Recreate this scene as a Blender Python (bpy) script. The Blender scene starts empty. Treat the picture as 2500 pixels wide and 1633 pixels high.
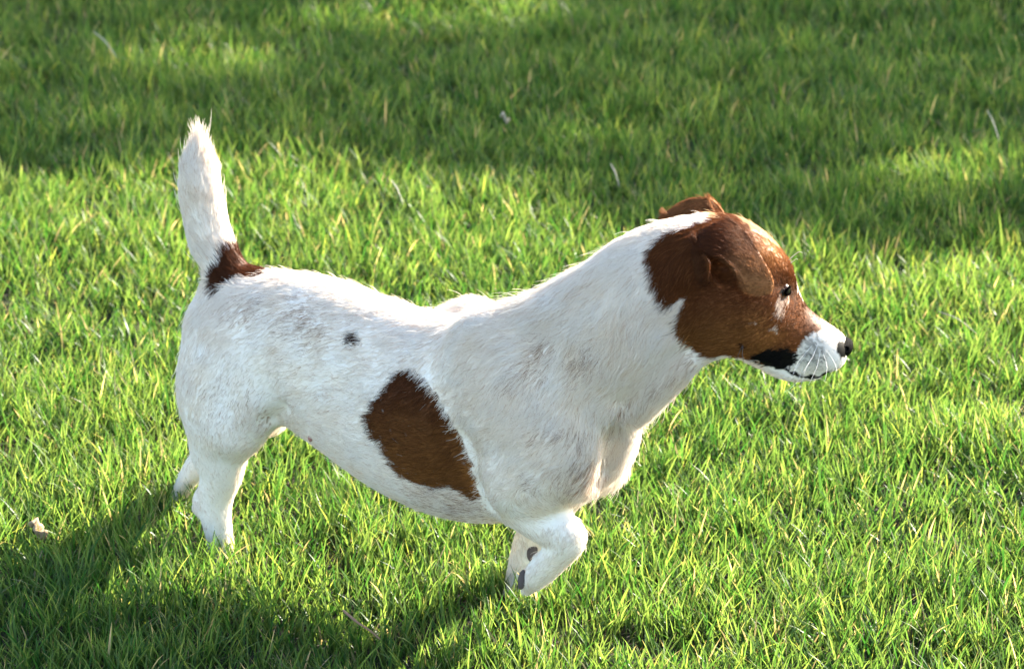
import bpy, math, random
import numpy as np
from mathutils import Vector, Matrix

# ------------------------------------------------------------------ camera, sky, sun, exposure
scene = bpy.context.scene
PITCH = math.radians(21.0); DIST = 3.2; ZT = 0.255; LENS = 135.5
IMG_W, IMG_H = 2500.0, 1633.0
cam_data = bpy.data.cameras.new("camera"); cam = bpy.data.objects.new("camera", cam_data)
scene.collection.objects.link(cam)
cam.location = (0.0, -DIST * math.cos(PITCH), ZT + DIST * math.sin(PITCH))
cam.rotation_euler = (math.pi / 2 - PITCH, 0, 0)
cam_data.lens = LENS; cam_data.sensor_width = 36.0; cam_data.sensor_fit = 'HORIZONTAL'
cam_data.clip_start = 0.05; cam_data.clip_end = 3000.0
cam_data.dof.use_dof = True; cam_data.dof.focus_distance = 3.16; cam_data.dof.aperture_fstop = 13.0
scene.camera = cam
scene.render.resolution_x = 1024; scene.render.resolution_y = 668
scene.view_settings.view_transform = 'Standard'
scene.view_settings.look = 'None'
scene.view_settings.gamma = 1.0
scene.view_settings.exposure = 2.75
scene.cycles.max_bounces = 10
scene.cycles.transparent_max_bounces = 8

SUN_EL = math.radians(25.0); SUN_AZ = math.radians(52.0)      # azimuth from +Y towards +X
world = bpy.data.worlds.new("World"); scene.world = world; world.use_nodes = True
nt = world.node_tree
bg = nt.nodes["Background"]
sky = nt.nodes.new("ShaderNodeTexSky"); sky.sky_type = 'NISHITA'; sky.sun_disc = False
sky.sun_elevation = SUN_EL; sky.sun_rotation = SUN_AZ
sky.air_density = 1.0; sky.dust_density = 1.5; sky.ozone_density = 1.0
nt.links.new(sky.outputs[0], bg.inputs[0]); bg.inputs[1].default_value = 0.10
sun_data = bpy.data.lights.new("sun", 'SUN'); sun = bpy.data.objects.new("sun", sun_data)
scene.collection.objects.link(sun)
sun_data.energy = 5.0; sun_data.angle = math.radians(0.5); sun_data.color = (1.0, 0.91, 0.76)
SUN_DIR = Vector((math.sin(SUN_AZ) * math.cos(SUN_EL), math.cos(SUN_AZ) * math.cos(SUN_EL), math.sin(SUN_EL)))
sun.rotation_euler = SUN_DIR.to_track_quat('Z', 'Y').to_euler()
# ------------------------------------------------------------------ helpers
rng = np.random.default_rng(7)
def link(o, parent=None):
    scene.collection.objects.link(o)
    if parent is not None: o.parent = parent
    return o
def tag(o, label=None, cat=None, group=None, kind=None):
    if label: o["label"] = label
    if cat: o["category"] = cat
    if group: o["group"] = group
    if kind: o["kind"] = kind
    return o
def np_mesh(name, V, faces, mat, parent=None, smooth=True, attrs=None):
    """faces: list of (n, k) integer arrays"""
    me = bpy.data.meshes.new(name); V = np.asarray(V, np.float32)
    me.vertices.add(len(V)); me.vertices.foreach_set("co", V.ravel())
    tot = np.concatenate([np.full(len(f), f.shape[1]) for f in faces if len(f)])
    idx = np.concatenate([f.ravel() for f in faces if len(f)])
    me.loops.add(len(idx)); me.loops.foreach_set("vertex_index", idx.astype(np.int32))
    me.polygons.add(len(tot)); me.polygons.foreach_set("loop_start", np.concatenate([[0], np.cumsum(tot)[:-1]]).astype(np.int32))
    for k, (typ, arr) in (attrs or {}).items():
        a = me.attributes.new(k, typ, 'POINT'); a.data.foreach_set("color" if typ == 'FLOAT_COLOR' else "value", np.asarray(arr, np.float32).ravel())
    me.update(calc_edges=True); me.validate()
    if smooth: me.polygons.foreach_set("use_smooth", np.ones(len(tot), bool))
    me.materials.append(mat)
    return link(bpy.data.objects.new(name, me), parent)
def material(name):
    m = bpy.data.materials.new(name); m.use_nodes = True
    return m, m.node_tree, m.node_tree.nodes["Principled BSDF"]
def simple_mat(name, col, rough=0.6, spec=0.5, noise=0.0, scale=200.0, bump=0.0):
    m, t, b = material(name)
    b.inputs["Base Color"].default_value = (*col, 1); b.inputs["Roughness"].default_value = rough; b.inputs["Specular IOR Level"].default_value = spec
    if noise or bump:
        n = t.nodes.new("ShaderNodeTexNoise"); n.inputs["Scale"].default_value = scale
        if noise:
            mx = t.nodes.new("ShaderNodeMix"); mx.data_type = 'RGBA'
            mx.inputs[6].default_value = (*[c * (1 - noise) for c in col], 1); mx.inputs[7].default_value = (*[min(1, c * (1 + noise)) for c in col], 1)
            t.links.new(n.outputs[0], mx.inputs[0]); t.links.new(mx.outputs[2], b.inputs["Base Color"])
        if bump:
            bp = t.nodes.new("ShaderNodeBump"); bp.inputs["Strength"].default_value = bump; bp.inputs["Distance"].default_value = 0.001
            t.links.new(n.outputs[0], bp.inputs["Height"]); t.links.new(bp.outputs[0], b.inputs["Normal"])
    return m
def hash_noise(P, scale, seed=0):
    """smooth value noise in 3-D, 0..1"""
    Q = P * scale + 100.0 + seed * 17.3; I = np.floor(Q).astype(np.int64); Fq = Q - I; Fq = Fq * Fq * (3 - 2 * Fq)
    out = 0
    for i in (0, 1):
        for j in (0, 1):
            for k in (0, 1):
                h = ((I[:, 0] + i) * 73856093) ^ ((I[:, 1] + j) * 19349663) ^ ((I[:, 2] + k) * 83492791) ^ (seed * 2654435761)
                h = (h ^ (h >> 13)) * 1274126177 & 0xFFFFFFFF; h = ((h ^ (h >> 16)) & 0xFFFF) / 65535.0
                w = (Fq[:, 0] if i else 1 - Fq[:, 0]) * (Fq[:, 1] if j else 1 - Fq[:, 1]) * (Fq[:, 2] if k else 1 - Fq[:, 2])
                out = out + w * h
    return out
def sstep(a, b, x):
    t = np.clip((x - a) / (b - a), 0, 1); return t * t * (3 - 2 * t)
def poly_sd(P, poly):
    """signed distance to a polygon, negative inside"""
    poly = np.array(poly, float); d = np.full(len(P), 1e9); c = np.zeros(len(P), bool)
    for a, b in zip(poly, np.roll(poly, -1, 0)):
        e = b - a; w = P - a; t = np.clip((w @ e) / (e @ e), 0, 1)
        d = np.minimum(d, np.hypot(*(w - t[:, None] * e).T))
        cr = (a[1] > P[:, 1]) != (b[1] > P[:, 1])
        c ^= cr & (P[:, 0] < (b[0] - a[0]) * (P[:, 1] - a[1]) / (b[1] - a[1] + 1e-9) + a[0])
    return np.where(c, -d, d)
def line_d(P, pts):
    d = np.full(len(P), 1e9); pts = np.array(pts, float)
    for a, b in zip(pts[:-1], pts[1:]):
        e = b - a; w = P - a; t = np.clip((w @ e) / (e @ e), 0, 1)
        d = np.minimum(d, np.hypot(*(w - t[:, None] * e).T))
    return d
HEAD_POLY = [(1772, 524), (1800, 528), (1835, 556), (1868, 582), (1895, 602), (1928, 628), (1950, 690), (1946, 712), (1967, 738), (1993, 762), (2014, 784), (2016, 800), (1990, 812), (1962, 826), (1946, 848),
             (1936, 872), (1900, 897), (1868, 893), (1836, 881), (1809, 872), (1778, 866), (1731, 872), (1702, 860), (1674, 836), (1661, 800), (1664, 770), (1672, 746), (1678, 720), (1655, 738), (1636, 742), (1615, 722),
             (1603, 690), (1588, 655), (1580, 633), (1590, 608), (1610, 583), (1645, 568), (1680, 555), (1705, 548)]
SIDE_POLY = [(993, 901), (1016, 905), (1047, 939), (1078, 978), (1108, 1036), (1136, 1086), (1150, 1128), (1160, 1163), (1176, 1222), (1138, 1208), (1109, 1190), (1062, 1194), (1016, 1179), (966, 1152),
             (947, 1117), (927, 1082), (900, 1047), (893, 1016), (916, 986), (943, 951), (966, 916)]
RUMP_POLY = [(557, 606), (590, 606), (615, 628), (675, 655), (631, 672), (596, 680), (554, 696), (523, 714), (513, 694), (517, 667), (534, 640)]
LIP_POLY = [(1834, 880), (1852, 862), (1888, 846), (1925, 848), (1945, 862), (1946, 884), (1930, 899), (1900, 899), (1870, 895)]
NOSE_POLY = [(2036, 842), (2046, 832), (2066, 827), (2100, 826), (2100, 874), (2062, 873), (2044, 864)]
MOUTH = [(1862, 884), (1932, 905), (1956, 917), (2005, 921), (2030, 905)]
SPOTS = [(868, 832, 13, 1.0), (866, 820, 9, 1.0), (604, 765, 34, .40), (740, 782, 46, .38), (690, 800, 26, .3), (790, 795, 26, .35), (756, 850, 38, .2), (640, 742, 22, .25), (1330, 850, 34, .22), (1425, 872, 28, .4), (1366, 1056, 14, .55),
         (1300, 900, 30, .25), (1436, 1150, 36, .5), (1400, 1175, 40, .35), (1320, 1070, 25, .2), (1255, 930, 26, .15), (1420, 1070, 22, .3), (1290, 1190, 30, .15), (860, 780, 14, .2), (1130, 1236, 42, .5), (1055, 1220, 45, .28), (650, 1022, 16, .6), (560, 980, 60, .10), (1180, 1245, 20, .4), (1690, 880, 16, .2), (1655, 912, 18, .22), (1612, 945, 20, .22), (1565, 978, 20, .2), (1520, 1005, 22, .18), (1495, 1050, 18, .25)]
WHITE = np.array([.87, .80, .725]); BROWN = np.array([.092, .029, .0085]); DARKB = np.array([.036, .0105, .0045]); TAN = np.array([.26, .105, .028]); BLACK = np.array([.004, .0034, .0034])
def planes(P):
    px = project(P)[0]; wh = sstep(1480, 1640, px[:, 0]) * sstep(1150, 1000, px[:, 1])
    sb = (P - BODY_O) @ BODY_L; sh = (P - HEAD_O) @ HEAD_L
    return px, wh, sb * (1 - wh) + sh * wh
def coat(P, N=None, jit=0.0):
    """fur colour and length at skin points; the far side of the head mirrors the near one"""
    px, wh, s = planes(P); far = s > 0
    M = P.copy(); isf = far & (wh > .5); M[isf] -= 2 * ((P[isf] - HEAD_O) @ HEAD_L)[:, None] * HEAD_L
    mx = project(M)[0]
    mx = mx + (np.stack([hash_noise(P, 220, 1), hash_noise(P, 220, 2)], 1) - .5) * 12 + (rng.random((len(P), 2)) - .5) * jit
    n1 = hash_noise(P, 60, 3); n2 = hash_noise(P, 600, 4); r = rng.random(len(P)) if jit else n2
    C = np.tile(WHITE, (len(P), 1)) * (0.94 + 0.10 * r)[:, None]
    C *= np.stack([np.ones(len(P)), 1 - .05 * n1, 1 - .12 * n1], 1)
    # ticking, and shade painted into the throat crease and flank fold
    tick_shade = np.zeros(len(P))
    for x, y, rad, w in SPOTS:
        tick_shade = np.maximum(tick_shade, w * np.exp(-(((px[:, 0] - x) / rad) ** 2 + ((px[:, 1] - y) / rad) ** 2) * .8) * ~far)
    tick_shade *= .50 + 1.3 * hash_noise(P, 260, 5)
    tk = (r < tick_shade * .75)
    C[tk] = C[tk] * .20 + np.array([.25, .12, .05])
    tk = (r > .965 - .08 * hash_noise(P, 35, 14)) & ~(tick_shade > .55); C[tk] = C[tk] * np.array([.70, .58, .50])
    strong = (px[:, 0] < 890) & (px[:, 0] > 850) & (tick_shade > .55) & (px[:, 1] > 805) & (px[:, 1] < 850); C[strong] = DARKB
    # side patch, darker above; golden below, partly bounce light painted in
    m = (poly_sd(mx, SIDE_POLY) < 0) & ~far
    g = np.clip((mx[:, 1] - 960 + (n1 - .5) * 60) / 200, 0, 1)[:, None]
    C[m] = ((DARKB * .4 + BROWN * .75) * (1 - g) + (BROWN * .4 + TAN * .6) * g)[m] * (.5 + .95 * r[m])[:, None]
    fleck = m & (rng.random(len(P)) < .002 + .05 * np.exp(poly_sd(mx, SIDE_POLY) / 8)); C[fleck] = WHITE * .35
    m = (poly_sd(mx, RUMP_POLY) < 0) & (P[:, 0] < 0)
    C[m] = (DARKB * .6 + BROWN * .5)[None] * (.7 + .6 * r[m])[:, None]
    # head mask
    hd = poly_sd(mx, HEAD_POLY); m = (hd < 0) & (wh > .3)
    low = sstep(720, 830, mx[:, 1]) * sstep(1950, 1850, mx[:, 0]); back = sstep(1700, 1620, mx[:, 0]); bridge = sstep(1935, 1975, mx[:, 0])
    H = BROWN[None] * (1.25 + .0 * low[:, None]) * (1 - low[:, None]) + (BROWN * .5 + TAN * .5)[None] * low[:, None]
    H = H * (1 - .45 * bridge[:, None]); H = H * (1 - .1 * back[:, None])
    brow = np.exp(-(((mx[:, 0] - 1890) / 45) ** 2 + ((mx[:, 1] - 610) / 45) ** 2)); H = H * (1 - brow[:, None]) + TAN * brow[:, None]
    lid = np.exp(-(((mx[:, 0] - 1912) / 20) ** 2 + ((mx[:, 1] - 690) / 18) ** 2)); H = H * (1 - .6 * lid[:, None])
    C[m] = (H * (.72 + .56 * r)[:, None] * (.85 + .3 * n1)[:, None])[m]
    lt = m & (rng.random(len(P)) < .10 + .12 * low); C[lt] = C[lt] * np.array([2.0, 2.1, 2.4])
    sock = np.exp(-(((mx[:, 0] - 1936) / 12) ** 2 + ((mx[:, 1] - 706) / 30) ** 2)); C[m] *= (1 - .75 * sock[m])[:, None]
    blaze = (wh > .5) & (hd > 0) & (mx[:, 0] > 1740) & (mx[:, 0] < 1935) & (mx[:, 1] < 640); C[blaze] = (np.array([.55, .36, .20]) * (.7 + .6 * r)[:, None])[blaze]
    # sun glints below the eye, painted as pale coat
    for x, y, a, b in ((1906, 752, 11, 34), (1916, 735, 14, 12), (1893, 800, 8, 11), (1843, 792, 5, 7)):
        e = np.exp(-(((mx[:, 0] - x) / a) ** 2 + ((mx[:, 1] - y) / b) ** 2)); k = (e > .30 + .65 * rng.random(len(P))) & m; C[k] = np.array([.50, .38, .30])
    # greyer side of the muzzle, then ticking
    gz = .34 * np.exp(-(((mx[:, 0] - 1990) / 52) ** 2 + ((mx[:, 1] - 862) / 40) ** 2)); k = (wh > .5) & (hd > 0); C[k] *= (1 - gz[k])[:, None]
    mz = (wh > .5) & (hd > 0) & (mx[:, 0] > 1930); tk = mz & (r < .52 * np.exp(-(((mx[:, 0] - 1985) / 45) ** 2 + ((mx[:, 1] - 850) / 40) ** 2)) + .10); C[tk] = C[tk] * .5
    for x, y, q in ((2018, 822, 5), (2030, 806, 4), (1992, 838, 3.5), (1984, 865, 3), (2003, 858, 3), (1975, 882, 3), (2040, 815, 5), (2012, 880, 3)):
        k = mz & (np.hypot(mx[:, 0] - x, mx[:, 1] - y) < q); C[k] = C[k] * .15
    m = (poly_sd(mx, LIP_POLY) < -7 * rng.random(len(P)) + 2) & (wh > .5); C[m] = BLACK * (1 + r[m])[:, None]
    m = (line_d(mx, MOUTH) < 4.0) & (wh > .5); C[m] = BLACK
    m = (poly_sd(mx, NOSE_POLY) < 0) & (wh > .5); C[m] = BLACK * .2
    for x, y in ((1819, 842),): m = np.hypot(mx[:, 0] - x, mx[:, 1] - y) < 8; C[m & (wh > .5)] = DARKB * .5
    # bare dark skin round the eye
    m = (np.hypot((mx[:, 0] - EYE[0]) / 1.5, mx[:, 1] - EYE[1]) < 11) & (wh > .5); C[m] = BLACK
    # hairless grey pads' surroundings and pinkish groin
    return np.clip(C, 0.004, 1), mx
EYE = (1917, 711)
# direction of the coat: photo-plane point, direction, hair length in mm, lift
GUIDES = np.array([(2010, 800, -1, -.7, 3, .25), (2040, 860, -1, .1, 2.5, .3), (1980, 850, -1, .15, 3.5, .25), (1990, 925, -1, .3, 4, .35), (1900, 820, -1, .1, 5, .2), (1800, 790, -1, .25, 7, .2), (1860, 600, -.8, -.8, 5, .25),
    (1915, 660, -.5, -.9, 5, .35), (1900, 740, -.8, .5, 5, .25), (1770, 540, -1, -.1, 7, .2), (1760, 720, -1, .25, 8, .2), (1720, 840, -.9, .4, 9, .25), (1800, 870, -1, .2, 7, .3), (1640, 660, -.5, .9, 12, .2), (1620, 570, -.8, .35, 11, .25),
    (1680, 780, -.75, .55, 14, .35), (1500, 610, -.9, .45, 15, .3), (1400, 670, -.95, .4, 17, .3), (1310, 735, -1, .1, 20, .45), (1450, 740, -.75, .65, 15, .2), (1550, 750, -.45, .9, 15, .2), (1600, 850, -.5, .85, 15, .2), (1660, 900, -.55, .8, 13, .3),
    (1590, 1000, -.2, 1, 15, .3), (1480, 900, -.5, .85, 15, .2), (1400, 880, -.65, .75, 15, .2), (1250, 790, -1, .2, 13, .25), (1150, 760, -1, -.1, 15, .35), (1200, 900, -.9, .45, 13, .18), (1330, 960, -.5, .85, 14, .18), (1250, 1050, -.8, .6, 12, .18),
    (1350, 1080, -.7, .7, 12, .2), (1430, 1060, -.2, 1, 14, .25), (1450, 1140, -.4, .9, 13, .35), (1530, 1080, 0, 1, 14, .3), (1520, 1170, -.3, 1, 14, .4), (1280, 1150, -.85, .5, 10, .2), (1200, 1180, -.9, .3, 9, .2), (1300, 1240, .9, .45, 7, .2),
    (1400, 1270, .3, .9, 6, .2), (1410, 1330, -.6, .8, 6, .2), (1330, 1380, -.7, .7, 6, .25), (1260, 1350, 0, 1, 7, .25), (1260, 1450, 0, 1, 6, .3), (1050, 740, -1, 0, 11, .3), (900, 710, -1, -.1, 10, .25), (750, 680, -1, -.1, 9, .22),
    (640, 690, -1, .15, 11, .25), (560, 680, -.6, -.5, 13, .3), (530, 720, -.4, .6, 11, .25), (900, 850, -1, .15, 10, .15), (1050, 900, -1, .35, 11, .15), (1000, 1050, -1, .3, 10, .15), (1120, 1050, -.85, .6, 12, .18), (950, 1150, -1, .15, 9, .2),
    (1100, 1240, -1, .05, 10, .25), (800, 1050, -1, .1, 9, .2), (750, 900, -1, .2, 9, .15), (700, 1000, -.85, .6, 8, .2), (600, 800, -.9, .35, 9, .15), (480, 850, -.6, .8, 9, .2), (550, 900, -.7, .7, 8, .15), (600, 1000, -.5, .85, 7, .2),
    (550, 1080, -.15, 1, 6, .2), (540, 1200, 0, 1, 5, .2), (550, 1300, .1, 1, 4.5, .25), (440, 1180, -.3, 1, 5, .2), (650, 1050, -.7, .6, 6, .2), (540, 640, -.4, -1, 13, .2), (500, 550, -.25, -1, 12, .15), (490, 450, -.05, -1, 12, .15),
    (484, 390, 0, -1, 13, .18), (483, 340, .12, -1, 24, .10)], float)
def groom(P, N, px, jitter):
    num = np.zeros((len(P), 2)); w0 = np.zeros(len(P)); ln = np.zeros(len(P)); lf = np.zeros(len(P))
    for g in GUIDES:
        w = 1 / (((px[:, 0] - g[0]) ** 2 + (px[:, 1] - g[1]) ** 2) + 400) ** 1.7
        dv = np.array(g[2:4]) / np.hypot(g[2], g[3]); num += w[:, None] * dv; w0 += w; ln += w * g[4]; lf += w * g[5]
    dv = num / (np.hypot(*num.T)[:, None] + 1e-9); ln /= w0; lf /= w0
    a = (hash_noise(P, 45, 8) - .5) * .5 + (hash_noise(P, 180, 9) - .5) * .5 + rng.normal(0, jitter, len(P))
    dv = np.stack([dv[:, 0] * np.cos(a) - dv[:, 1] * np.sin(a), dv[:, 0] * np.sin(a) + dv[:, 1] * np.cos(a)], 1)
    D = dv[:, :1] * RT - dv[:, 1:] * UP
    dt = (D * N).sum(1); dt = np.where((px[:, 1] < 430) & (dt > 0), dt * .45, dt); D -= dt[:, None] * N; D /= np.linalg.norm(D, axis=1)[:, None] + 1e-6
    return D, ln * .001, lf
def make_fur(name, V, F, n, mat, parent, len_scale=1.0, coatfn=None, radius=.00016, weight=None, jitter=.16):
    V = np.asarray(V, float); T = np.vstack([F[:, [0, 1, 2]], F[:, [0, 2, 3]]]) if F.shape[1] == 4 else F
    fn = np.cross(V[T[:, 1]] - V[T[:, 0]], V[T[:, 2]] - V[T[:, 0]]); ar = np.linalg.norm(fn, axis=1) / 2
    VN = np.zeros_like(V)
    for k in range(3): np.add.at(VN, T[:, k], fn)
    VN /= np.linalg.norm(VN, axis=1)[:, None] + 1e-12
    wt = ar.copy()
    if weight is not None: wt *= weight(V[T].mean(1))
    ti = rng.choice(len(T), n, p=wt / wt.sum()); b = rng.random((n, 2)); sw = b.sum(1) > 1; b[sw] = 1 - b[sw]
    w = np.stack([1 - b.sum(1), b[:, 0], b[:, 1]], 1)
    P = (V[T[ti]] * w[:, :, None]).sum(1); N = (VN[T[ti]] * w[:, :, None]).sum(1); N /= np.linalg.norm(N, axis=1)[:, None] + 1e-9
    C, mx = (coatfn or coat)(P, N, 5.0)
    P_px = project(P)[0]; D, L, lift = groom(P, N, P_px, jitter)
    L = L * .78 * len_scale * (.65 + .7 * rng.random(n)) * (.85 + .3 * hash_noise(P, 90, 11))
    if coatfn is None:
        nofur = ((poly_sd(mx, NOSE_POLY) < 0) | (np.hypot((mx[:, 0] - EYE[0]) / 1.4, mx[:, 1] - EYE[1]) < 9)) & (mx[:, 0] > 1850)
        L[nofur] = .0004
        L[line_d(mx, MOUTH) < 5] *= .3
        L[P[:, 2] < 0.004] = .0005
        pad = (np.hypot(P_px[:, 0] - 1292, P_px[:, 1] - 1354) < 20) | (np.hypot((P_px[:, 0] - 1263) * 1.6, P_px[:, 1] - 1412) < 24); L[pad] *= .35
    lift = lift * (.3 + .8 * rng.random(n)); wild = rng.random(n) < .010; lift[wild] += .35; L[wild] *= 1.25
    K = 5; t = np.linspace(0, 1, K)[None, :, None]
    A = lift[:, None, None]; side = np.cross(N, D); cur = rng.normal(0, .12, n)[:, None, None]
    X = P[:, None] - N[:, None] * .0004 + L[:, None, None] * (D[:, None] * (t - A * .3 * t * (1 - t)) + N[:, None] * (A * 1.5 * t - A * .75 * t * t) + side[:, None] * cur * t * t)
    cu = bpy.data.hair_curves.new(name); cu.add_curves([K] * n)
    cu.attributes["position"].data.foreach_set("vector", X.astype(np.float32).ravel())
    R = (radius * (1 - .75 * t[..., 0] ** 1.5) * np.ones((n, 1)) * (.7 + .6 * rng.random((n, 1)))).astype(np.float32)
    ra = cu.attributes.get("radius") or cu.attributes.new("radius", 'FLOAT', 'POINT'); ra.data.foreach_set("value", R.ravel())
    ca = cu.attributes.new("coat", 'FLOAT_COLOR', 'CURVE'); ca.data.foreach_set("color", np.concatenate([C, np.ones((n, 1))], 1).astype(np.float32).ravel())
    cu.materials.append(mat)
    return link(bpy.data.objects.new(name, cu), parent)
def fur_material(name, transl):
    m, t, b = material(name)
    at = t.nodes.new("ShaderNodeAttribute"); at.attribute_name = "coat"
    b.inputs["Roughness"].default_value = .5; b.inputs["Specular IOR Level"].default_value = .08
    t.links.new(at.outputs["Color"], b.inputs["Base Color"])
    if transl:
        tr = t.nodes.new("ShaderNodeBsdfTranslucent"); mx = t.nodes.new("ShaderNodeMixShader"); mx.inputs[0].default_value = transl
        t.links.new(at.outputs["Color"], tr.inputs[0]); t.links.new(b.outputs[0], mx.inputs[1]); t.links.new(tr.outputs[0], mx.inputs[2])
        t.links.new(mx.outputs[0], t.nodes["Material Output"].inputs[0])
    return m
def surf_at(px, py, V, PV, dep, rad=5.0):
    m = np.hypot(PV[:, 0] - px, PV[:, 1] - py) < rad; i = np.where(m)[0]
    return V[i[np.argmin(dep[i])]]
def field_mesh(name, chains, lo, hi, h, mat, parent, nb=1):
    f = Field(lo, hi, h)
    for nodes, k, cut in chains: f.chain(nodes, k=k, sub=.001, cut=cut)
    f.d = blur(f.d, nb); V, F = surface_nets(f.d, f.lo, f.h)
    return np_mesh(name, V, [F], mat, parent)
def tube(name, pts, radii, mat, parent=None, seg=6, sub=3):
    C = []; pts = [np.array(p, float) for p in pts]; Q = [2 * pts[0] - pts[1]] + pts + [2 * pts[-1] - pts[-2]]; R = []
    for i in range(len(pts) - 1):
        p0, p1, p2, p3 = Q[i:i + 4]
        for t in np.arange(sub) / sub:
            C.append(.5 * (2 * p1 + (p2 - p0) * t + (2 * p0 - 5 * p1 + 4 * p2 - p3) * t * t + (3 * p1 - p0 - 3 * p2 + p3) * t ** 3)); R.append(radii[i] * (1 - t) + radii[i + 1] * t)
    C.append(pts[-1]); R.append(radii[-1]); C = np.array(C); V = []
    T = np.gradient(C, axis=0); T /= np.linalg.norm(T, axis=1)[:, None] + 1e-12
    up = np.array([0.3, .2, .93]) if abs(T[0, 2]) < .8 else np.array([1, .1, 0.])
    for c, tt, r in zip(C, T, R):
        a = np.cross(tt, up); a /= np.linalg.norm(a); b = np.cross(tt, a)
        for k in range(seg):
            th = 2 * math.pi * k / seg; V.append(c + r * (a * math.cos(th) + b * math.sin(th)))
    n = len(C); F = np.array([[i * seg + k, i * seg + (k + 1) % seg, (i + 1) * seg + (k + 1) % seg, (i + 1) * seg + k] for i in range(n - 1) for k in range(seg)])
    F2 = np.array([[k for k in range(seg)][::-1], [(n - 1) * seg + k for k in range(seg)]])
    return np_mesh(name, V, [F, F2], mat, parent)

# ------------------------------------------------------------------ dog body as one implicit surface
SC = IMG_W * LENS / 36.0                       # focal length in photo pixels
CAMP = np.array([0.0, -DIST * math.cos(PITCH), ZT + DIST * math.sin(PITCH)])
FW = np.array([0, math.cos(PITCH), -math.sin(PITCH)]); UP = np.array([0, math.sin(PITCH), math.cos(PITCH)])
RT = np.array([1.0, 0, 0])
def ray(px, py):
    return FW + RT * ((px - IMG_W / 2) / SC) + UP * (-(py - IMG_H / 2) / SC)
def project(V):
    q = V - CAMP; d = q @ FW
    return np.stack([IMG_W / 2 + SC * (q @ RT) / d, IMG_H / 2 - SC * (q @ UP) / d], -1), d
BA = math.radians(32.0)                        # the body points right and this much towards the viewer
BODY_O = np.array([0, 0, ZT]); BODY_L = np.array([math.sin(BA), math.cos(BA), 0.0]); BODY_F = np.array([math.cos(BA), -math.sin(BA), 0.0])
HB = math.radians(-9.0); HR = math.radians(8.0)  # the head points right and slightly away, a little tilted
HEAD_O = np.array([0.18, -0.075, 0.30])
HEAD_L = np.array([math.sin(HB) * math.cos(HR), math.cos(HB) * math.cos(HR), -math.sin(HR)])
HEAD_F = np.array([math.cos(HB), -math.sin(HB), 0.0])
PXM = SC / DIST                                # pixels per metre at the dog
def onplane(px, py, s, O, L):
    r = ray(px, py); t = ((O + L * s - CAMP) @ L) / (r @ L)
    return CAMP + r * t
def blend_ax(w):
    L = BODY_L * (1 - w) + HEAD_L * w
    return L / np.linalg.norm(L)
def node(px, py, r, rl, s=0.0, w=0.0):
    """w = 0 on the body's plane of symmetry, 1 on the head's; r in photo pixels, rl in metres"""
    a = onplane(px, py, s, BODY_O, BODY_L); b = onplane(px, py, s, HEAD_O, HEAD_L)
    P = a * (1 - w) + b * w
    return np.concatenate([P, blend_ax(w), [r / PXM, rl]])
def catmull(N, sub):
    N = np.array(N); n = len(N); out = []
    if n == 1: return N
    E = np.vstack([2 * N[0] - N[1], N, 2 * N[-1] - N[-2]])
    for i in range(n - 1):
        p0, p1, p2, p3 = E[i:i + 4]
        m = max(2, int(np.linalg.norm(p2[:3] - p1[:3]) / sub))
        for t in np.arange(m) / m:
            out.append(0.5 * (2 * p1 + (p2 - p0) * t + (2 * p0 - 5 * p1 + 4 * p2 - p3) * t * t + (3 * p1 - p0 - 3 * p2 + p3) * t ** 3))
    out.append(N[-1]); out = np.array(out)
    out[:, 6:] = np.maximum(out[:, 6:], 0.0015)
    out[:, 3:6] /= np.linalg.norm(out[:, 3:6], axis=1)[:, None]
    return out
class Field:
    def __init__(f, lo, hi, h):
        f.lo = np.array(lo, float); f.h = h
        f.n = np.ceil((np.array(hi) - f.lo) / h).astype(int) + 1
        f.d = np.full(f.n, 0.5, np.float32)
        f.ax = [(f.lo[i] + h * np.arange(f.n[i])).astype(np.float32) for i in range(3)]
    def box(f, lo, hi):
        a = np.maximum(0, np.floor((lo - f.lo) / f.h).astype(int)); b = np.minimum(f.n, np.ceil((hi - f.lo) / f.h).astype(int) + 1)
        return tuple(slice(a[i], b[i]) for i in range(3))
    def ell(f, S, c):
        P, L, r, rl = c[:3], c[3:6], c[6], c[7]
        x = (f.ax[0][S[0]] - P[0])[:, None, None]; y = (f.ax[1][S[1]] - P[1])[None, :, None]; z = (f.ax[2][S[2]] - P[2])[None, None, :]
        ql = x * np.float32(L[0]) + y * np.float32(L[1]) + z * np.float32(L[2])
        q2 = x * x + y * y + z * z; qp2 = np.maximum(q2 - ql * ql, 0); ql *= ql
        k0 = np.sqrt(qp2 / r ** 2 + ql / rl ** 2); k1 = np.sqrt(qp2 / r ** 4 + ql / rl ** 4) + 1e-6
        return k0 * (k0 - 1) / k1
    def chain(f, nodes, k=0.012, sub=0.004, cut=False):
        C = catmull(nodes, sub); m = k + 0.008
        R = np.maximum(C[:, 6], C[:, 7])[:, None] + m
        S = f.box((C[:, :3] - R).min(0), (C[:, :3] + R).max(0))
        o = [s.start for s in S]; tmp = np.full([s.stop - s.start for s in S], 0.5, np.float32)
        for c, rr in zip(C, R[:, 0]):
            T = f.box(c[:3] - rr, c[:3] + rr)
            U = tuple(slice(T[i].start - o[i], T[i].stop - o[i]) for i in range(3))
            tmp[U] = np.minimum(tmp[U], f.ell(T, c))
        a = f.d[S]
        if cut:
            b = -tmp; h = np.maximum(k - np.abs(a - b), 0) / k
            f.d[S] = np.maximum(a, b) + h * h * k / 4
        else:
            h = np.maximum(k - np.abs(a - tmp), 0) / k
            f.d[S] = np.minimum(a, tmp) - h * h * k / 4
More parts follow.
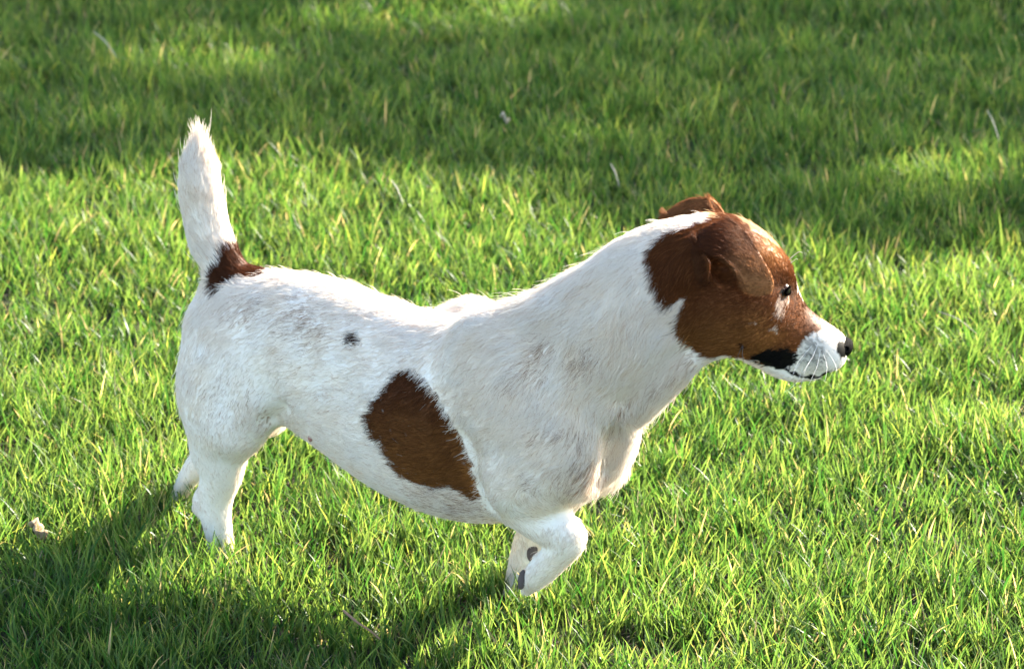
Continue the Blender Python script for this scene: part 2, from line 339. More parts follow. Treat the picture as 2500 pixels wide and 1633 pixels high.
def blur(d, n):
    for _ in range(n):
        for ax in range(3):
            a = np.swapaxes(d, 0, ax); b = a.copy()
            b[1:-1] = 0.25 * a[:-2] + 0.5 * a[1:-1] + 0.25 * a[2:]
            d = np.swapaxes(b, 0, ax)
    return np.ascontiguousarray(d)
def surface_nets(d, lo, h):
    ins = d < 0; n = np.array(d.shape)
    c = np.zeros(n - 1, np.uint8)
    for i in (0, 1):
        for j in (0, 1):
            for k in (0, 1):
                c += ins[i:n[0] - 1 + i, j:n[1] - 1 + j, k:n[2] - 1 + k]
    act = (c > 0) & (c < 8); I = np.argwhere(act)
    idx = -np.ones(act.shape, np.int64); idx[act] = np.arange(len(I))
    acc = np.zeros((len(I), 3)); cnt = np.zeros(len(I))
    corners = [(i, j, k) for i in (0, 1) for j in (0, 1) for k in (0, 1)]
    for a in corners:
        for ax in range(3):
            if a[ax]: continue
            b = list(a); b[ax] = 1
            va = d[I[:, 0] + a[0], I[:, 1] + a[1], I[:, 2] + a[2]]; vb = d[I[:, 0] + b[0], I[:, 1] + b[1], I[:, 2] + b[2]]
            m = (va < 0) != (vb < 0); t = np.where(m, va / np.where(m, va - vb, 1), 0)
            p = np.tile(np.array(a, float), (len(I), 1)); p[:, ax] = t
            acc[m] += p[m]; cnt[m] += 1
    V = lo + h * (I + acc / cnt[:, None])
    F = []
    for ax in range(3):
        u, v = (ax + 1) % 3, (ax + 2) % 3
        A = np.swapaxes(ins, 0, ax)
        s0 = [slice(None)] * 3; s1 = [slice(None)] * 3; s0[ax] = slice(0, -1); s1[ax] = slice(1, None)
        x = ins[tuple(s0)] != ins[tuple(s1)]
        E = np.argwhere(x); E = E[(E[:, u] > 0) & (E[:, v] > 0) & (E[:, u] < n[u] - 1) & (E[:, v] < n[v] - 1)]
        du = np.zeros(3, int); du[u] = 1; dv = np.zeros(3, int); dv[v] = 1
        q = [idx[tuple((E - o).T)] for o in (du + dv, dv, 0 * du, du)]
        q = np.stack(q, 1); flip = ~ins[tuple(E.T)]
        q[flip] = q[flip][:, ::-1]; F.append(q)
    return V, np.vstack(F)

def build_body_field(h=0.0022):
    f = Field([-0.36, -0.20, -0.02], [0.34, 0.30, 0.49], h)
    N = node
    # trunk
    f.chain([N(570, 785, 112, .040), N(620, 808, 150, .049), N(700, 840, 190, .052), N(800, 880, 214, .053), N(900, 935, 230, .056),
             N(1000, 985, 248, .060), N(1100, 1018, 258, .063), N(1200, 1030, 254, .062), N(1290, 1020, 225, .056), N(1370, 1000, 180, .048)], k=.02)
    # chest front
    f.chain([N(1330, 1060, 150, .055), N(1400, 1080, 100, .050), N(1448, 1090, 72, .042)], k=.03)
    f.chain([N(1110, 798, 50, .016, .040), N(1165, 786, 54, .018, .038), N(1205, 806, 50, .018, .036)], k=.016)   # far shoulder blade
    f.chain([N(1200, 870, 50, .014, -.024), N(1250, 910, 70, .018, -.034)], k=.04)
    # neck
    f.chain([N(1290, 980, 200, .050), N(1380, 926, 198, .048, 0, .1), N(1460, 863, 196, .044, 0, .3), N(1545, 796, 184, .040, 0, .55),
             N(1635, 722, 175, .038, 0, .8), N(1715, 685, 150, .044, 0, 1)], k=.02)
    # skull and jaw
    f.chain([N(1715, 680, 120, .042, 0, 1), N(1770, 668, 130, .046, 0, 1), N(1822, 694, 114, .043, 0, 1), N(1856, 714, 84, .034, 0, 1)], k=.02)
    f.chain([N(1745, 745, 118, .042, 0, 1), N(1810, 775, 92, .040, 0, 1), N(1870, 800, 80, .030, 0, 1)], k=.015)
    f.chain([N(1860, 775, 95, .031, 0, 1), N(1914, 808, 80, .0245, 0, 1), N(1972, 831, 62, .0205, 0, 1), N(2018, 843, 46, .0165, 0, 1), N(2036, 844, 35, .0130, 0, 1)], k=.012)
    f.chain([N(2010, 872, 30, .014, 0, 1), N(2034, 876, 22, .011, 0, 1)], k=.012)
    f.chain([N(1850, 858, 30, .020, 0, 1), N(1920, 897, 31, .015, 0, 1), N(1985, 906, 24, .011, 0, 1)], k=.008)   # lower jaw
    for s in (-1, 1):
        f.chain([N(1990, 852, 42, .008, s * .013, 1), N(2020, 864, 34, .008, s * .009, 1)], k=.008)               # upper lip
        f.chain([N(1850, 640, 34, .012, s * .020, 1), N(1884, 660, 30, .010, s * .019, 1)], k=.014)               # brow
        f.chain([N(1800, 740, 80, .018, s * .030, 1)], k=.02)                                                    # cheek
        f.chain([N(1870, 750, 30, .010, s * .024, 1), N(1800, 742, 32, .012, s * .034, 1)], k=.014)               # cheek bone
        f.chain([N(1725, 620, 50, .012, s * .034, 1), N(1745, 575, 26, .008, s * .038, 1)], k=.014)               # ear root
    # tail
    f.chain([N(590, 730, 72, .024), N(560, 690, 62, .020), N(544, 648, 57, .017), N(517, 590, 58, .018), N(501, 530, 57, .018), N(490, 470, 55, .018),
             N(486, 425, 49, .016), N(483, 388, 32, .010), N(482, 360, 16, .005), N(483, 332, 4, .0018)], k=.018)
    # near hind leg
    s = -.036
    f.chain([N(555, 865, 110, .034, s * .6), N(542, 930, 120, .036, s * .85), N(543, 1005, 106, .032, s), N(580, 1050, 60, .026, s)], k=.025)
    f.chain([N(620, 900, 80, .022, s * .8), N(620, 980, 60, .022, s), N(590, 1040, 55, .022, s)], k=.02)
    f.chain([N(560, 1010, 80, .026, s), N(536, 1085, 82, .024, s), N(540, 1150, 58, .019, s), N(528, 1205, 48, .0155, s), N(525, 1245, 45, .0135, s), N(534, 1300, 36, .0125, s), N(542, 1355, 33, .0135, s)], k=.012)
    f.chain([N(496, 1214, 24, .009, s), N(488, 1236, 19, .008, s)], k=.008)
    f.chain([N(540, 1365, 33, .016, s), N(572, 1385, 27, .018, s)], k=.01)
    # far hind leg, stretched back
    s = .040
    f.chain([N(590, 870, 110, .034, s * .6), N(590, 940, 95, .034, s * .9), N(622, 990, 75, .026, s), N(658, 1025, 42, .02, s)], k=.02)
    f.chain([N(600, 1000, 72, .026, s), N(540, 1085, 52, .018, s), N(480, 1142, 34, .012, s), N(452, 1180, 25, .0105, s), N(434, 1225, 24, .0105, s), N(424, 1262, 25, .012, s)], k=.012)
    f.chain([N(428, 1272, 25, .015, s), N(455, 1285, 22, .016, s)], k=.01)
    # near fore leg, lifted
    s = -.040
    f.chain([N(1230, 880, 110, .022, s * .8), N(1290, 1000, 125, .028, s * .98), N(1330, 1080, 100, .029, s * 1.08), N(1305, 1150, 88, .027, s * 1.08)], k=.042)
    f.chain([N(1410, 1040, 62, .022, s * .8), N(1412, 1085, 64, .022, s * .85), N(1392, 1125, 60, .020, s * .9)], k=.022)                                                            # point of shoulder
    f.chain([N(1330, 1130, 90, .026, s), N(1250, 1180, 78, .026, s * 1.1), N(1215, 1212, 56, .022, s * 1.1)], k=.02)
    f.chain([N(1238, 1205, 56, .020, s), N(1290, 1246, 56, .019, s), N(1340, 1280, 54, .0175, s), N(1374, 1300, 52, .0165, s), N(1384, 1318, 47, .0155, s),
             N(1358, 1356, 38, .0145, s), N(1330, 1384, 37, .0155, s), N(1304, 1412, 29, .015, s), N(1292, 1432, 15, .012, s)], k=.008)
    # far fore leg, planted
    s = .038
    f.chain([N(1400, 1030, 100, .028, s * .7), N(1420, 1100, 76, .026, s), N(1380, 1165, 62, .023, s)], k=.025)
    f.chain([N(1450, 1115, 64, .022, s * .9), N(1478, 1138, 42, .018, s)], k=.022)
    f.chain([N(1380, 1165, 60, .022, s), N(1345, 1240, 56, .019, s), N(1300, 1310, 42, .0145, s), N(1278, 1370, 36, .0125, s), N(1266, 1420, 32, .0125, s), N(1266, 1450, 32, .0135, s)], k=.014)
    f.chain([N(1268, 1460, 31, .016, s), N(1292, 1470, 25, .017, s)], k=.01)
    # folds
    f.chain([N(1774, 664, 32, .016, -.050, 1), N(1752, 655, 20, .012, -.046, 1)], k=.006, cut=True)     # ear canal
    f.chain([N(1522, 985, 14, .010, -.012), N(1506, 1040, 20, .012, -.020), N(1494, 1095, 20, .012, -.022), N(1470, 1148, 14, .010, -.022)], k=.020, cut=True)
    f.chain([N(1115, 1100, 6, .004, -.075), N(1136, 1170, 8, .006, -.073), N(1180, 1240, 8, .009, -.062)], k=.03, cut=True)
    f.chain([N(1690, 862, 18, .010, -.031, 1), N(1640, 905, 20, .012, -.036, .8), N(1570, 955, 22, .013, -.040, .5), N(1515, 995, 18, .011, -.042, .2)], k=.020, cut=True)
    f.chain([N(1672, 740, 22, .008, -.048, 1), N(1668, 800, 22, .008, -.048, 1)], k=.020, cut=True)
    f.chain([N(720, 860, 90, .014, -.078), N(760, 960, 70, .012, -.078)], k=.030, cut=True)
    f.chain([N(690, 1000, 9, .008, -.050), N(655, 1030, 12, .010, -.046)], k=.012, cut=True)
    f.chain([N(1880, 890, 4, .004, -.016, 1), N(1930, 912, 4, .004, -.013, 1), N(1985, 922, 4, .006, -.010, 1)], k=.004, cut=True)
    f.d = blur(f.d, 2)
    return f
def grid_faces(r, c, o=0): return np.array([[o + i * c + j, o + i * c + j + 1, o + (i + 1) * c + j + 1, o + (i + 1) * c + j] for i in range(r - 1) for j in range(c - 1)])
# ------------------------------------------------------------------ ground
soil, t, b = material("soil_thatch")
n1 = t.nodes.new("ShaderNodeTexNoise"); n1.inputs["Scale"].default_value = 60; n1.inputs["Detail"].default_value = 8
cr = t.nodes.new("ShaderNodeValToRGB"); cr.color_ramp.elements[0].color = (.008, .006, .003, 1); cr.color_ramp.elements[1].color = (.03, .024, .010, 1)
tc = t.nodes.new("ShaderNodeTexCoord"); t.links.new(tc.outputs["Object"], n1.inputs[0]); t.links.new(n1.outputs[0], cr.inputs[0]); t.links.new(cr.outputs[0], b.inputs["Base Color"])
b.inputs["Roughness"].default_value = .95; bp = t.nodes.new("ShaderNodeBump"); bp.inputs["Distance"].default_value = .01; t.links.new(n1.outputs[0], bp.inputs["Height"]); t.links.new(bp.outputs[0], b.inputs["Normal"])
ground = np_mesh("ground", [(-400, -400, 0), (400, -400, 0), (400, 400, 0), (-400, 400, 0)], [np.array([[0, 1, 2, 3]])], soil, smooth=False); tag(ground, kind="structure")

# ------------------------------------------------------------------ grass
gm, t, b = material("grass_blade")
at = t.nodes.new("ShaderNodeAttribute"); at.attribute_name = "tint"
b.inputs["Roughness"].default_value = .42; b.inputs["Specular IOR Level"].default_value = .22
t.links.new(at.outputs["Color"], b.inputs["Base Color"])
tr = t.nodes.new("ShaderNodeBsdfTranslucent"); hs = t.nodes.new("ShaderNodeMix"); hs.data_type = 'RGBA'; hs.blend_type = 'MULTIPLY'; hs.inputs[0].default_value = 1
hs.inputs[7].default_value = (2.9, 2.6, 1.5, 1); t.links.new(at.outputs["Color"], hs.inputs[6]); t.links.new(hs.outputs[2], tr.inputs[0])
mx = t.nodes.new("ShaderNodeMixShader"); mx.inputs[0].default_value = .44
t.links.new(b.outputs[0], mx.inputs[1]); t.links.new(tr.outputs[0], mx.inputs[2]); t.links.new(mx.outputs[0], t.nodes["Material Output"].inputs[0])
def blades(x, y, length, width, seg, lean_mu, tan=.022):
    n = len(x); rz = rng.random(n) * 2 * math.pi; P0 = np.stack([x, y, np.full(n, -.002)], 1)
    cl = np.stack([x, y, np.zeros(n)], 1)
    az = hash_noise(cl, 22, 21) * 9.0 + rng.normal(0, 2.2, n)
    lean = np.abs(rng.normal(lean_mu, .28, n)) + .25 * hash_noise(cl, 14, 22); bend = np.abs(rng.normal(.2, .35, n))
    D = np.stack([np.cos(az), np.sin(az), 0 * az], 1); Wd = np.stack([np.cos(rz), np.sin(rz), 0 * rz], 1)
    K = seg + 1; P = P0.copy(); pts = [P.copy()]; ang = lean * .5
    for k in range(seg):
        st = length / seg; ang = np.minimum(ang + (bend + lean * .5) / seg, 2.0)
        P = P + st[:, None] * (D * np.sin(ang)[:, None] + np.array([0, 0, 1.0]) * np.cos(ang)[:, None]); pts.append(P.copy())
    prof = np.array([.75, 1, .95, .7, 0.0]) if seg == 4 else np.array([.85, 1, .62, 0.0]) if seg == 3 else np.array([.9, .9, 0.0])
    V = []; tw = rng.normal(0, .5, n)
    for k in range(seg):
        a = rz + tw * k / seg; Wd = np.stack([np.cos(a), np.sin(a), 0 * a], 1) * (width * prof[k] / 2)[:, None]
        V += [pts[k] - Wd, pts[k] + Wd]
    V.append(pts[seg]); V = np.stack(V, 1); m = 2 * seg + 1
    base = (np.arange(n) * m)[:, None]
    Q = np.vstack([base + np.array([[2 * k, 2 * k + 1, 2 * k + 3, 2 * k + 2]]) for k in range(seg - 1)]) if seg > 1 else np.zeros((0, 4), int)
    Tn = base + np.array([[2 * seg - 2, 2 * seg - 1, 2 * seg]])
    # tint
    r = rng.random(n); c1 = np.array([.016, .064, .010]); c2 = np.array([.108, .160, .044]); c3 = np.array([.006, .046, .011])
    g = hash_noise(cl, 5, 23)[:, None]; r1 = r[:, None]
    C = c1 * (1 - r1) + c2 * r1; C = C * (1 - .35 * g) + c3 * .35 * g
    dead = rng.random(n) < tan; C[dead] = np.array([.26, .22, .14]) * (.6 + .6 * rng.random((dead.sum(), 1)))
    yel = rng.random(n) < .03; C[yel] = np.array([.15, .19, .045])
    Cv = np.repeat(C[:, None], m, 1)
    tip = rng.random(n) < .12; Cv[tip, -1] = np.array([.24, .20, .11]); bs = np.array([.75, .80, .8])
    Cv[:, 0:2] *= .45; Cv[:, 2:4] *= .8  # blade bases darkened to stand in for occlusion in the sward
    return V.reshape(-1, 3), Q, Tn, Cv.reshape(-1, 3), n * m
parts = []
def scatter(n, x0, x1, y0, y1): return rng.uniform(x0, x1, n), rng.uniform(y0, y1, n)
def clumpy(n, x0, x1, y0, y1):
    x, y = scatter(int(n * 1.8), x0, x1, y0, y1); k = rng.random(len(x)) < .10 + 1.0 * hash_noise(np.stack([x, y, 0 * x], 1), 32, 31)
    return x[k][:n], y[k][:n]
GRASS = 1.0
def hgt(x, y): P_ = np.stack([x, y, 0 * x], 1); return .58 + .40 * hash_noise(P_, 7, 33) + .50 * hash_noise(P_, 24, 34)
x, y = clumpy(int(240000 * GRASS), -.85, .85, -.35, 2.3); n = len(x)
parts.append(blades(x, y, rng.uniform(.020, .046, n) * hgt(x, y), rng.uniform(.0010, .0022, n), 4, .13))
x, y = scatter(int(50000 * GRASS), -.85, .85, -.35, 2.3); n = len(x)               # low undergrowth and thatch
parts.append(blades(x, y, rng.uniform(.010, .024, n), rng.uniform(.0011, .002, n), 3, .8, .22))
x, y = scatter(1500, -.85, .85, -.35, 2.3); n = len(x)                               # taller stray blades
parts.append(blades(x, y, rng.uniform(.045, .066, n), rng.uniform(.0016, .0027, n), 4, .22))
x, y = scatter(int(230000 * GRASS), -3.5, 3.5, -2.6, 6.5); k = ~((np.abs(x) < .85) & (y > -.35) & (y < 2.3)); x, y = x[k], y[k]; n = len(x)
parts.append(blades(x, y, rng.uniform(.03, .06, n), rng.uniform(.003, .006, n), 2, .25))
V = []; Q = []; T = []; C = []; o = 0
for v, q, tt, c, m in parts:
    V.append(v); Q.append(q + o); T.append(tt + o); C.append(c); o += m
V = np.vstack(V); C = np.vstack(C)
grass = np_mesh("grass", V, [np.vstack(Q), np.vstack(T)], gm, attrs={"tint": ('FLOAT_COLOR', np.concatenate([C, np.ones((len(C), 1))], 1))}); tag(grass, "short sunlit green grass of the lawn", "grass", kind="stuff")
del V, Q, T, C, parts

# ------------------------------------------------------------------ trees off to the right: their crowns shade the far lawn
def shade(px, py):
    """how much of the light the crown takes at a lawn point, read off the photograph"""
    edge = np.interp(px, [-600, 0, 300, 700, 1000, 1300, 1600, 1850, 2050, 2200, 2500, 3000], [400, 405, 390, 330, 380, 430, 520, 560, 585, 580, 560, 500])
    d = sstep(edge + 15, edge - 45, py)
    def spot(x, y, a, b, w): return w * np.exp(-(((px - x) / a) ** 2 + ((py - y) / b) ** 2) ** 2)
    lit = (spot(500, 112, 340, 50, 1) + spot(1480, 290, 230, 42, 1) + spot(1130, 10, 400, 40, 1) + spot(2380, 390, 300, 52, 1) + spot(1850, 400, 120, 24, .6) + spot(1650, 180, 120, 18, .5) + spot(1080, 345, 150, 26, .6) + spot(120, 235, 170, 22, .5)
           + spot(1950, 110, 220, 22, .4) + spot(2250, 225, 150, 20, .5) + spot(780, 235, 110, 20, .5) + spot(2420, 60, 90, 26, .6))
    return np.clip(np.maximum(d * (1 - lit), spot(2180, 505, 190, 46, 1)), 0, 1)
leaf_mat = simple_mat("leaf_green", (.05, .12, .02), .5, .4, .4, 6)
bark_mat = simple_mat("bark_brown", (.10, .07, .05), .9, .2, .5, 20, .8)
def make_tree(label, tmin, tmax, want, xr, yr, nleaf, base):
    root = link(bpy.data.objects.new("tree", None)); root.location = (*base, 0); tag(root, label, "tree")
    P = []
    while sum(len(p) for p in P) < nleaf:
        gx = rng.uniform(*xr, 40000); gy = rng.uniform(*yr, 40000); g = np.stack([gx, gy, np.zeros(40000) + .03], 1)
        px = project(g)[0]; k = rng.random(40000) < want(px[:, 0], px[:, 1], g)
        g = g[k]; tt = rng.uniform(tmin, tmax, len(g)); P.append(g + np.array(SUN_DIR) * tt[:, None])
    P = np.vstack(P)[:nleaf]; n = len(P)
    a = rng.normal(size=(n, 3)); a /= np.linalg.norm(a, axis=1)[:, None]; c = np.cross(a, rng.normal(size=(n, 3))); c /= np.linalg.norm(c, axis=1)[:, None]
    L = rng.uniform(.028, .045, n)[:, None]; W = L * .55
    V = np.stack([P - a * L, P + c * W, P + a * L, P - c * W], 1).reshape(-1, 3) - np.array(root.location)
    np_mesh("crown", V, [np.arange(4 * n).reshape(-1, 4)], leaf_mat, root, smooth=False)
    cz = P.mean(0) - np.array(root.location); top = cz * .95
    tube("trunk", [(0, 0, -.1), (.05, .02, .8), cz * np.array([.15, .15, .5]), cz * np.array([.4, .4, .75]), top], [.14, .11, .09, .06, .03], bark_mat, root, 12)
    for i in range(14):
        e = P[rng.integers(n)] - np.array(root.location); s0 = cz * np.array([.25, .25, .6]) * (1 + .2 * rng.random())
        tube("limb", [s0, (s0 + e) / 2 + np.array([0, 0, .12]), e], [.035, .02, .008], bark_mat, root, 7)
    return root
want1 = lambda px, py, g: shade(px, py) * (g[:, 1] < 2.6)
make_tree("leafy tree off to the right whose crown shades the lawn behind the dog", 5.2, 7.2, want1, (-1.3, 1.5), (.7, 2.6), 10500, (5.4, 4.8))
# ------------------------------------------------------------------ the dog
FUR_N = 420000
dog = bpy.data.objects.new("dog", None); link(dog); dog.location = (-0.1, 0.06, 0)
tag(dog, "small white and brown terrier with raised tail and one lifted forepaw standing on the lawn", "dog")
bpy.context.view_layer.update()
DOGM = np.array(dog.location)
def off(o):            # parts are built in world coordinates
    o.location = -dog.location; return o
fld = build_body_field(0.0022)
BV, BF = surface_nets(fld.d, fld.lo, fld.h)
skin_mat = fur_material("fur_skin", 0.0); hair_mat = fur_material("fur_hair", 0.32)
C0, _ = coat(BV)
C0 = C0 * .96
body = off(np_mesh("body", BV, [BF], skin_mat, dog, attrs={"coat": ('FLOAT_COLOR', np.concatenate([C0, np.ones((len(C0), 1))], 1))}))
PV, PD = project(BV)
fw = lambda c: 1 + .8 * (project(c)[0][:, 0] > 1600) + .3 * ((c - BODY_O) @ BODY_L < 0)
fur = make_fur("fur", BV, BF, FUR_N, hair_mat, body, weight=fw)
# eye
def HP(px, py, s): return onplane(px, py, s, HEAD_O, HEAD_L)
def mirror(p): return p - 2 * ((p - HEAD_O) @ HEAD_L) * HEAD_L
eye_mat, t_, b_ = material("eye_surface")
tc = t_.nodes.new("ShaderNodeTexCoord"); sx = t_.nodes.new("ShaderNodeSeparateXYZ"); cr = t_.nodes.new("ShaderNodeValToRGB")
t_.links.new(tc.outputs["Object"], sx.inputs[0]); t_.links.new(sx.outputs[2], cr.inputs[0])
cr.color_ramp.elements[0].position = .0; cr.color_ramp.elements[0].color = (.05, .022, .009, 1)
for p, c in ((.30, (.05, .02, .008)), (.40, (.008, .003, .002)), (.60, (.03, .011, .004)), (.80, (.018, .006, .003)), (.86, (.003, .003, .003))):
    e = cr.color_ramp.elements.new(p); e.color = (*c, 1)
cr.color_ramp.elements[-1].color = (.003, .003, .003, 1)
t_.links.new(cr.outputs[0], b_.inputs["Base Color"]); b_.inputs["Roughness"].default_value = .25; b_.inputs["Specular IOR Level"].default_value = .15
def sphere_obj(name, P, r, mat, parent, zdir, sc=(1, 1, 1), seg=32):
    V = []; F = []
    for i in range(seg // 2 + 1):
        th = math.pi * i / (seg // 2)
        for j in range(seg):
            ph = 2 * math.pi * j / seg; V.append((math.sin(th) * math.cos(ph) * sc[0], math.sin(th) * math.sin(ph) * sc[1], math.cos(th) * sc[2]))
    for i in range(seg // 2):
        for j in range(seg): F.append((i * seg + j, (i + 1) * seg + j, (i + 1) * seg + (j + 1) % seg, i * seg + (j + 1) % seg))
    o = np_mesh(name, V, [np.array(F)], mat, parent)
    o.scale = (r, r, r); o.rotation_mode = 'QUATERNION'; o.rotation_quaternion = Vector(zdir).to_track_quat('Z', 'Y'); o.location = Vector(P) - dog.location
    return o
eyeP = surf_at(EYE[0], EYE[1], BV, PV, PD)
gaze = -HEAD_L * .50 + HEAD_F * .86
lid_mat = simple_mat("eyelid_skin", (.002, .0016, .0015), .8, .0)
for k in (0, 1):
    g = gaze / np.linalg.norm(gaze); P = eyeP + HEAD_L * .0063 - HEAD_F * .0004
    if k: P = mirror(P); g = g - 2 * (g @ HEAD_L) * HEAD_L
    sphere_obj("eye", P, .0070, eye_mat, dog, g)
    # lids: a dark rim round the eye opening
    q = Vector(g).to_track_quat('Z', 'Y'); R3 = np.array(q.to_matrix()); ring = []
    for a in np.linspace(0, 2 * math.pi, 25)[:-1]:
        x, y = math.cos(a) * .0052, math.sin(a) * .0028
        ring.append(P + R3 @ np.array([x, y, math.sqrt(max(0, .0070 ** 2 - x * x - y * y)) + .0002]))
    ring.append(ring[0]); off(tube("eyelid", ring, [.0010] * len(ring), lid_mat, dog, 8, 2))
# nose
nose_mat = simple_mat("nose_leather", (.0025, .0024, .0026), .6, .02, .3, 900, .5)
N = node
nc = HP(2062, 846, 0)
off(field_mesh("nose", [([N(2030, 851, 24, .0142, 0, 1), N(2045, 848, 26, .0142, 0, 1), N(2057, 845, 24, .0122, 0, 1), N(2068, 839, 14, .0090, 0, 1)], .004, False), ([N(2054, 862, 13, .0065, .0, 1)], .004, False),
    ([N(2064, 851, 5, .0024, -.0100, 1), N(2048, 857, 3, .002, -.0130, 1)], .002, True), ([N(2064, 852, 5, .0022, .0078, 1)], .002, True), ([N(2085, 846, 3, .0006, 0, 1), N(2076, 868, 3, .0006, 0, 1)], .001, True)],
    nc - .02, nc + .02, .0005, nose_mat, dog))
# ears
def ear_coat(P, Nn, jit=0.0):
    n = len(P); r = rng.random(n) if jit else hash_noise(P, 500, 6); n1 = hash_noise(P, 80, 12)
    s = (P - HEAD_O) @ HEAD_L; M = P.copy(); f = s > 0; M[f] -= 2 * s[f][:, None] * HEAD_L; mx = project(M)[0]
    g = sstep(1740, 1870, mx[:, 0]) * sstep(560, 690, mx[:, 1]); g = np.clip(g + (n1 - .5) * .3, 0, 1)[:, None]  # tan at the flap's lower front, partly grazing sun painted in
    g[f] = np.maximum(g[f], .55)  # far ear coloured lighter to stand in for sunlight on it
    return ((DARKB * .8 + BROWN * .45) * (1 - g) + (BROWN * .3 + np.array([.33, .145, .055]) * .8) * g) * (.5 + 1.0 * r)[:, None], mx
EAR_ROWS = [[(1722, 628, -.034), (1748, 606, -.036), (1772, 592, -.034), (1796, 580, -.026)],
            [(1704, 600, -.034), (1730, 576, -.037), (1758, 560, -.036), (1782, 556, -.028)],
            [(1701, 578, -.036), (1722, 556, -.042), (1748, 538, -.040), (1773, 530, -.034)],
            [(1704, 590, -.052), (1736, 575, -.054), (1772, 562, -.051), (1807, 556, -.044)],
            [(1716, 612, -.060), (1752, 604, -.062), (1794, 596, -.059), (1835, 590, -.051)],
            [(1763, 626, -.066), (1788, 631, -.066), (1822, 636, -.064), (1861, 634, -.059)],
            [(1790, 650, -.069), (1816, 664, -.067), (1848, 676, -.066), (1882, 670, -.062)],
            [(1812, 680, -.069), (1834, 698, -.066), (1860, 706, -.066), (1889, 694, -.063)],
            [(1816, 706, -.067), (1838, 717, -.064), (1864, 719, -.064), (1887, 712, -.062)]]
EAR_BACK = [[(1700, 580, -.034), (1704, 584, -.046), (1712, 600, -.053), (1718, 612, -.055)],
            [(1688, 606, -.034), (1694, 614, -.047), (1714, 622, -.056), (1729, 628, -.056)],
            [(1688, 640, -.038), (1698, 646, -.049), (1716, 652, -.056), (1731, 656, -.053)],
            [(1700, 672, -.040), (1706, 678, -.048), (1720, 682, -.052), (1733, 684, -.049)],
            [(1714, 694, -.040), (1718, 698, -.045), (1726, 700, -.047), (1733, 700, -.045)]]
def grid_faces(r, c, o=0): return np.array([[o + i * c + j, o + i * c + j + 1, o + (i + 1) * c + j + 1, o + (i + 1) * c + j] for i in range(r - 1) for j in range(c - 1)])
for k in (0, 1):
    V1 = np.array([HP(*p) for row in EAR_ROWS for p in row]); V2 = np.array([HP(*p) for row in EAR_BACK for p in row])
    V = np.vstack([V1, V2]); F = np.vstack([grid_faces(9, 4), grid_faces(5, 4, 36)])
    if k: V = V1; F = grid_faces(9, 4)
    if k:
        V = np.array([mirror(p) for p in V]); F = F[:, ::-1]; e0 = V[4:8].mean(0)
        V = e0 + (V - e0) * 1.14 + np.array([-.003, 0, .0022])
    me = bpy.data.meshes.new("ear_base"); me.from_pydata(V.tolist(), [], F.tolist()); tmp = bpy.data.objects.new("ear_tmp", me); link(tmp)
    m1 = tmp.modifiers.new("s", 'SUBSURF'); m1.levels = 4
    m2 = tmp.modifiers.new("t", 'SOLIDIFY'); m2.thickness = .0022; m2.offset = 0; m3 = tmp.modifiers.new("s2", 'SUBSURF'); m3.levels = 0
    ev = tmp.evaluated_get(bpy.context.evaluated_depsgraph_get()).to_mesh()
    EV = np.array([v.co[:] for v in ev.vertices]); EF = np.array([p.vertices[:] for p in ev.polygons])
    bpy.data.objects.remove(tmp)
    Ce, _ = ear_coat(EV, None)
    ear = off(np_mesh("ear", EV, [EF], skin_mat, dog, attrs={"coat": ('FLOAT_COLOR', np.concatenate([Ce, np.ones((len(Ce), 1))], 1))}))
    make_fur("fur", EV, EF, 34000, hair_mat, ear, coatfn=ear_coat, len_scale=.8, radius=.00015)
# whiskers
wh_mat = simple_mat("whisker_hair", (.75, .72, .68), .4); wd_mat = simple_mat("dark_whisker_hair", (.03, .02, .015), .4)
def near_pt(px, py, lift=0.0):
    p = surf_at(px, py, BV, PV, PD, 8.0); return p - HEAD_L * lift
WH = [((1998, 850), (1984, 872), (1970, 892), (1958, 914)), ((1990, 862), (1976, 884), (1964, 910), (1956, 940)), ((2004, 866), (1996, 890), (1986, 915), (1974, 940)), ((1984, 850), (1962, 866), (1946, 888), (1936, 912)),
      ((2014, 866), (2018, 888), (2018, 908), (2014, 930)), ((1972, 866), (1954, 884), (1940, 905), (1930, 930)), ((2020, 858), (2032, 876), (2040, 892), (2044, 910)), ((1962, 902), (1950, 926), (1934, 944), (1914, 958))]
for pts in WH:
    b0 = near_pt(*pts[0]); P = [b0]
    for i, q in enumerate(pts[1:], 1): P.append(HP(q[0], q[1], (b0 - HEAD_O) @ HEAD_L - .006 * i))
    off(tube("whisker", P, [.00014, .00013, .00011, .00005], wh_mat, dog, 5))
for pts in [((1924, 640), (1940, 622), (1952, 615), (1960, 618)), ((1926, 650), (1938, 636), (1944, 632), (1948, 634)), ((1815, 845), (1812, 865), (1815, 880), (1815, 893)), ((1818, 845), (1805, 860), (1798, 880), (1795, 892))]:
    b0 = near_pt(*pts[0]) if pts[0][1] > 700 else HP(pts[0][0] - 8, pts[0][1] + 4, -.012); P = [b0]
    for i, q in enumerate(pts[1:], 1): P.append(HP(q[0], q[1], (b0 - HEAD_O) @ HEAD_L - .003 * i))
    off(tube("whisker", P, [.0003, .00026, .0002, .0001], wd_mat if pts[0][1] > 700 else wh_mat, dog, 5))
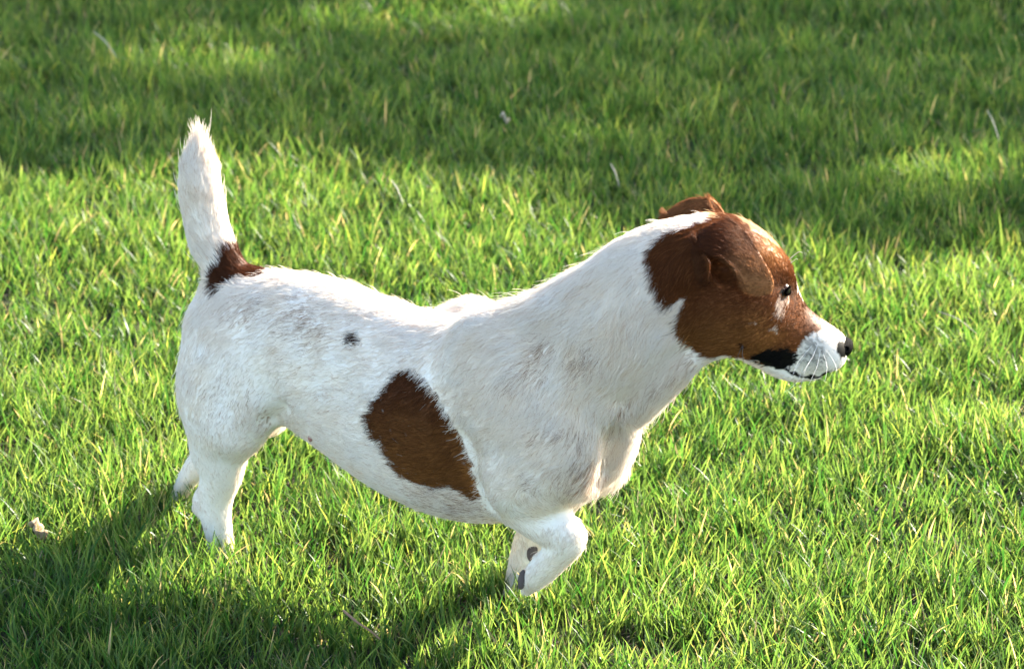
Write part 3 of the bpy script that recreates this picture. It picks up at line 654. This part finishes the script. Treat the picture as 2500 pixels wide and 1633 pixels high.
# pads of the lifted paw, claws and a teat
pad_mat = simple_mat("paw_pad_skin", (.10, .075, .068), .7, .3, .4, 700, .6)
for (px, py), (a, b, c), rot in (((1290, 1354), (.0048, .0085, .0035), 10), ((1262, 1412), (.0036, .0085, .0035), -8)):
    P = surf_at(px + 6, py, BV, PV, PD, 9)
    sphere_obj("paw_pad", P - FW * .0012, 1.0, pad_mat, dog, -FW * .9 - RT * .5, (a, b, c))
teat_mat = simple_mat("teat_skin", (.35, .16, .13), .6)
for px, py in ((752, 1080),):
    P = surf_at(px, py - 6, BV, PV, PD, 9); sphere_obj("teat", P, .0022, teat_mat, dog, (0, -.3, -1), (1, 1, 1.6), 16)
def gpt(px, py, z=.0):
    r = ray(px, py); return CAMP + r * ((z - CAMP[2]) / r[2])
straw = simple_mat("dry_straw", (.30, .27, .20), .6, .4, .25, 60)
leafm = simple_mat("dry_leaf_tan", (.32, .22, .13), .7, .3, .4, 90)
def crumpled(name, c, size, label, cat, mat, group=None):
    n = 9; u, v = np.meshgrid(np.linspace(-1, 1, n), np.linspace(-1, 1, n)); u = u.ravel(); v = v.ravel()
    w = np.sqrt(np.clip(1 - .8 * v * v, 0, 1)); V = np.stack([u * w * .6, v, .45 * np.sin(3.0 * u + 1.5 * v) + .3 * np.cos(5 * v) * u], 1) * size
    V += (rng.random(V.shape) - .5) * size * .22
    o = np_mesh(name, V, [grid_faces(n, n)], mat); o.location = c; o.rotation_euler = (rng.uniform(.8, 1.6), rng.uniform(-.5, .5), rng.uniform(0, 3))
    m = o.modifiers.new("thickness", 'SOLIDIFY'); m.thickness = .0006
    return tag(o, label, cat, group)
crumpled("dry_leaf", gpt(94, 1290, .03), .0095, "crumpled pale tan dry leaf caught in the grass behind the dog", "leaf", leafm)
crumpled("petal", gpt(1232, 288, .045), .0065, "small white scrap lying in the shaded grass above the dog's back", "scrap", straw)
def straw_piece(p, q, w, label, z=.045, mat=straw, name="grass_straw", cat="straw"):
    a = gpt(*p, z); b_ = gpt(*q, z * .8); m = (a + b_) / 2 + np.array([0, 0, .004]); return tag(tube(name, [a, m, b_], [w * .45, w * .75, w * .35], mat, None, 6), label, cat)
straw_piece((228, 78), (285, 140), .0011, "long pale dry straw in the shaded grass at the top left of the lawn")
straw_piece((955, 440), (985, 500), .0010, "short whitish dry straw in the sunlit grass between tail and head")
straw_piece((2290, 760), (2385, 815), .0008, "thin pale dry straw in the grass to the right of the dog's nose")
straw_piece((2410, 270), (2440, 345), .0008, "upright pale dry straw at the upper right of the lawn")
straw_piece((1490, 400), (1512, 455), .0009, "small pale dry straw in the grass left of the dog's far ear")
tw = tube("twig", [gpt(838, 1490, .03), gpt(872, 1518, .035), gpt(905, 1540, .03), gpt(928, 1560, .03)], [.0012, .001, .0009, .0005], simple_mat("twig_bark", (.22, .12, .07), .8), None, 6)
tag(tw, "thin reddish brown dry twig lying in the foreground grass below the dog's belly", "twig")
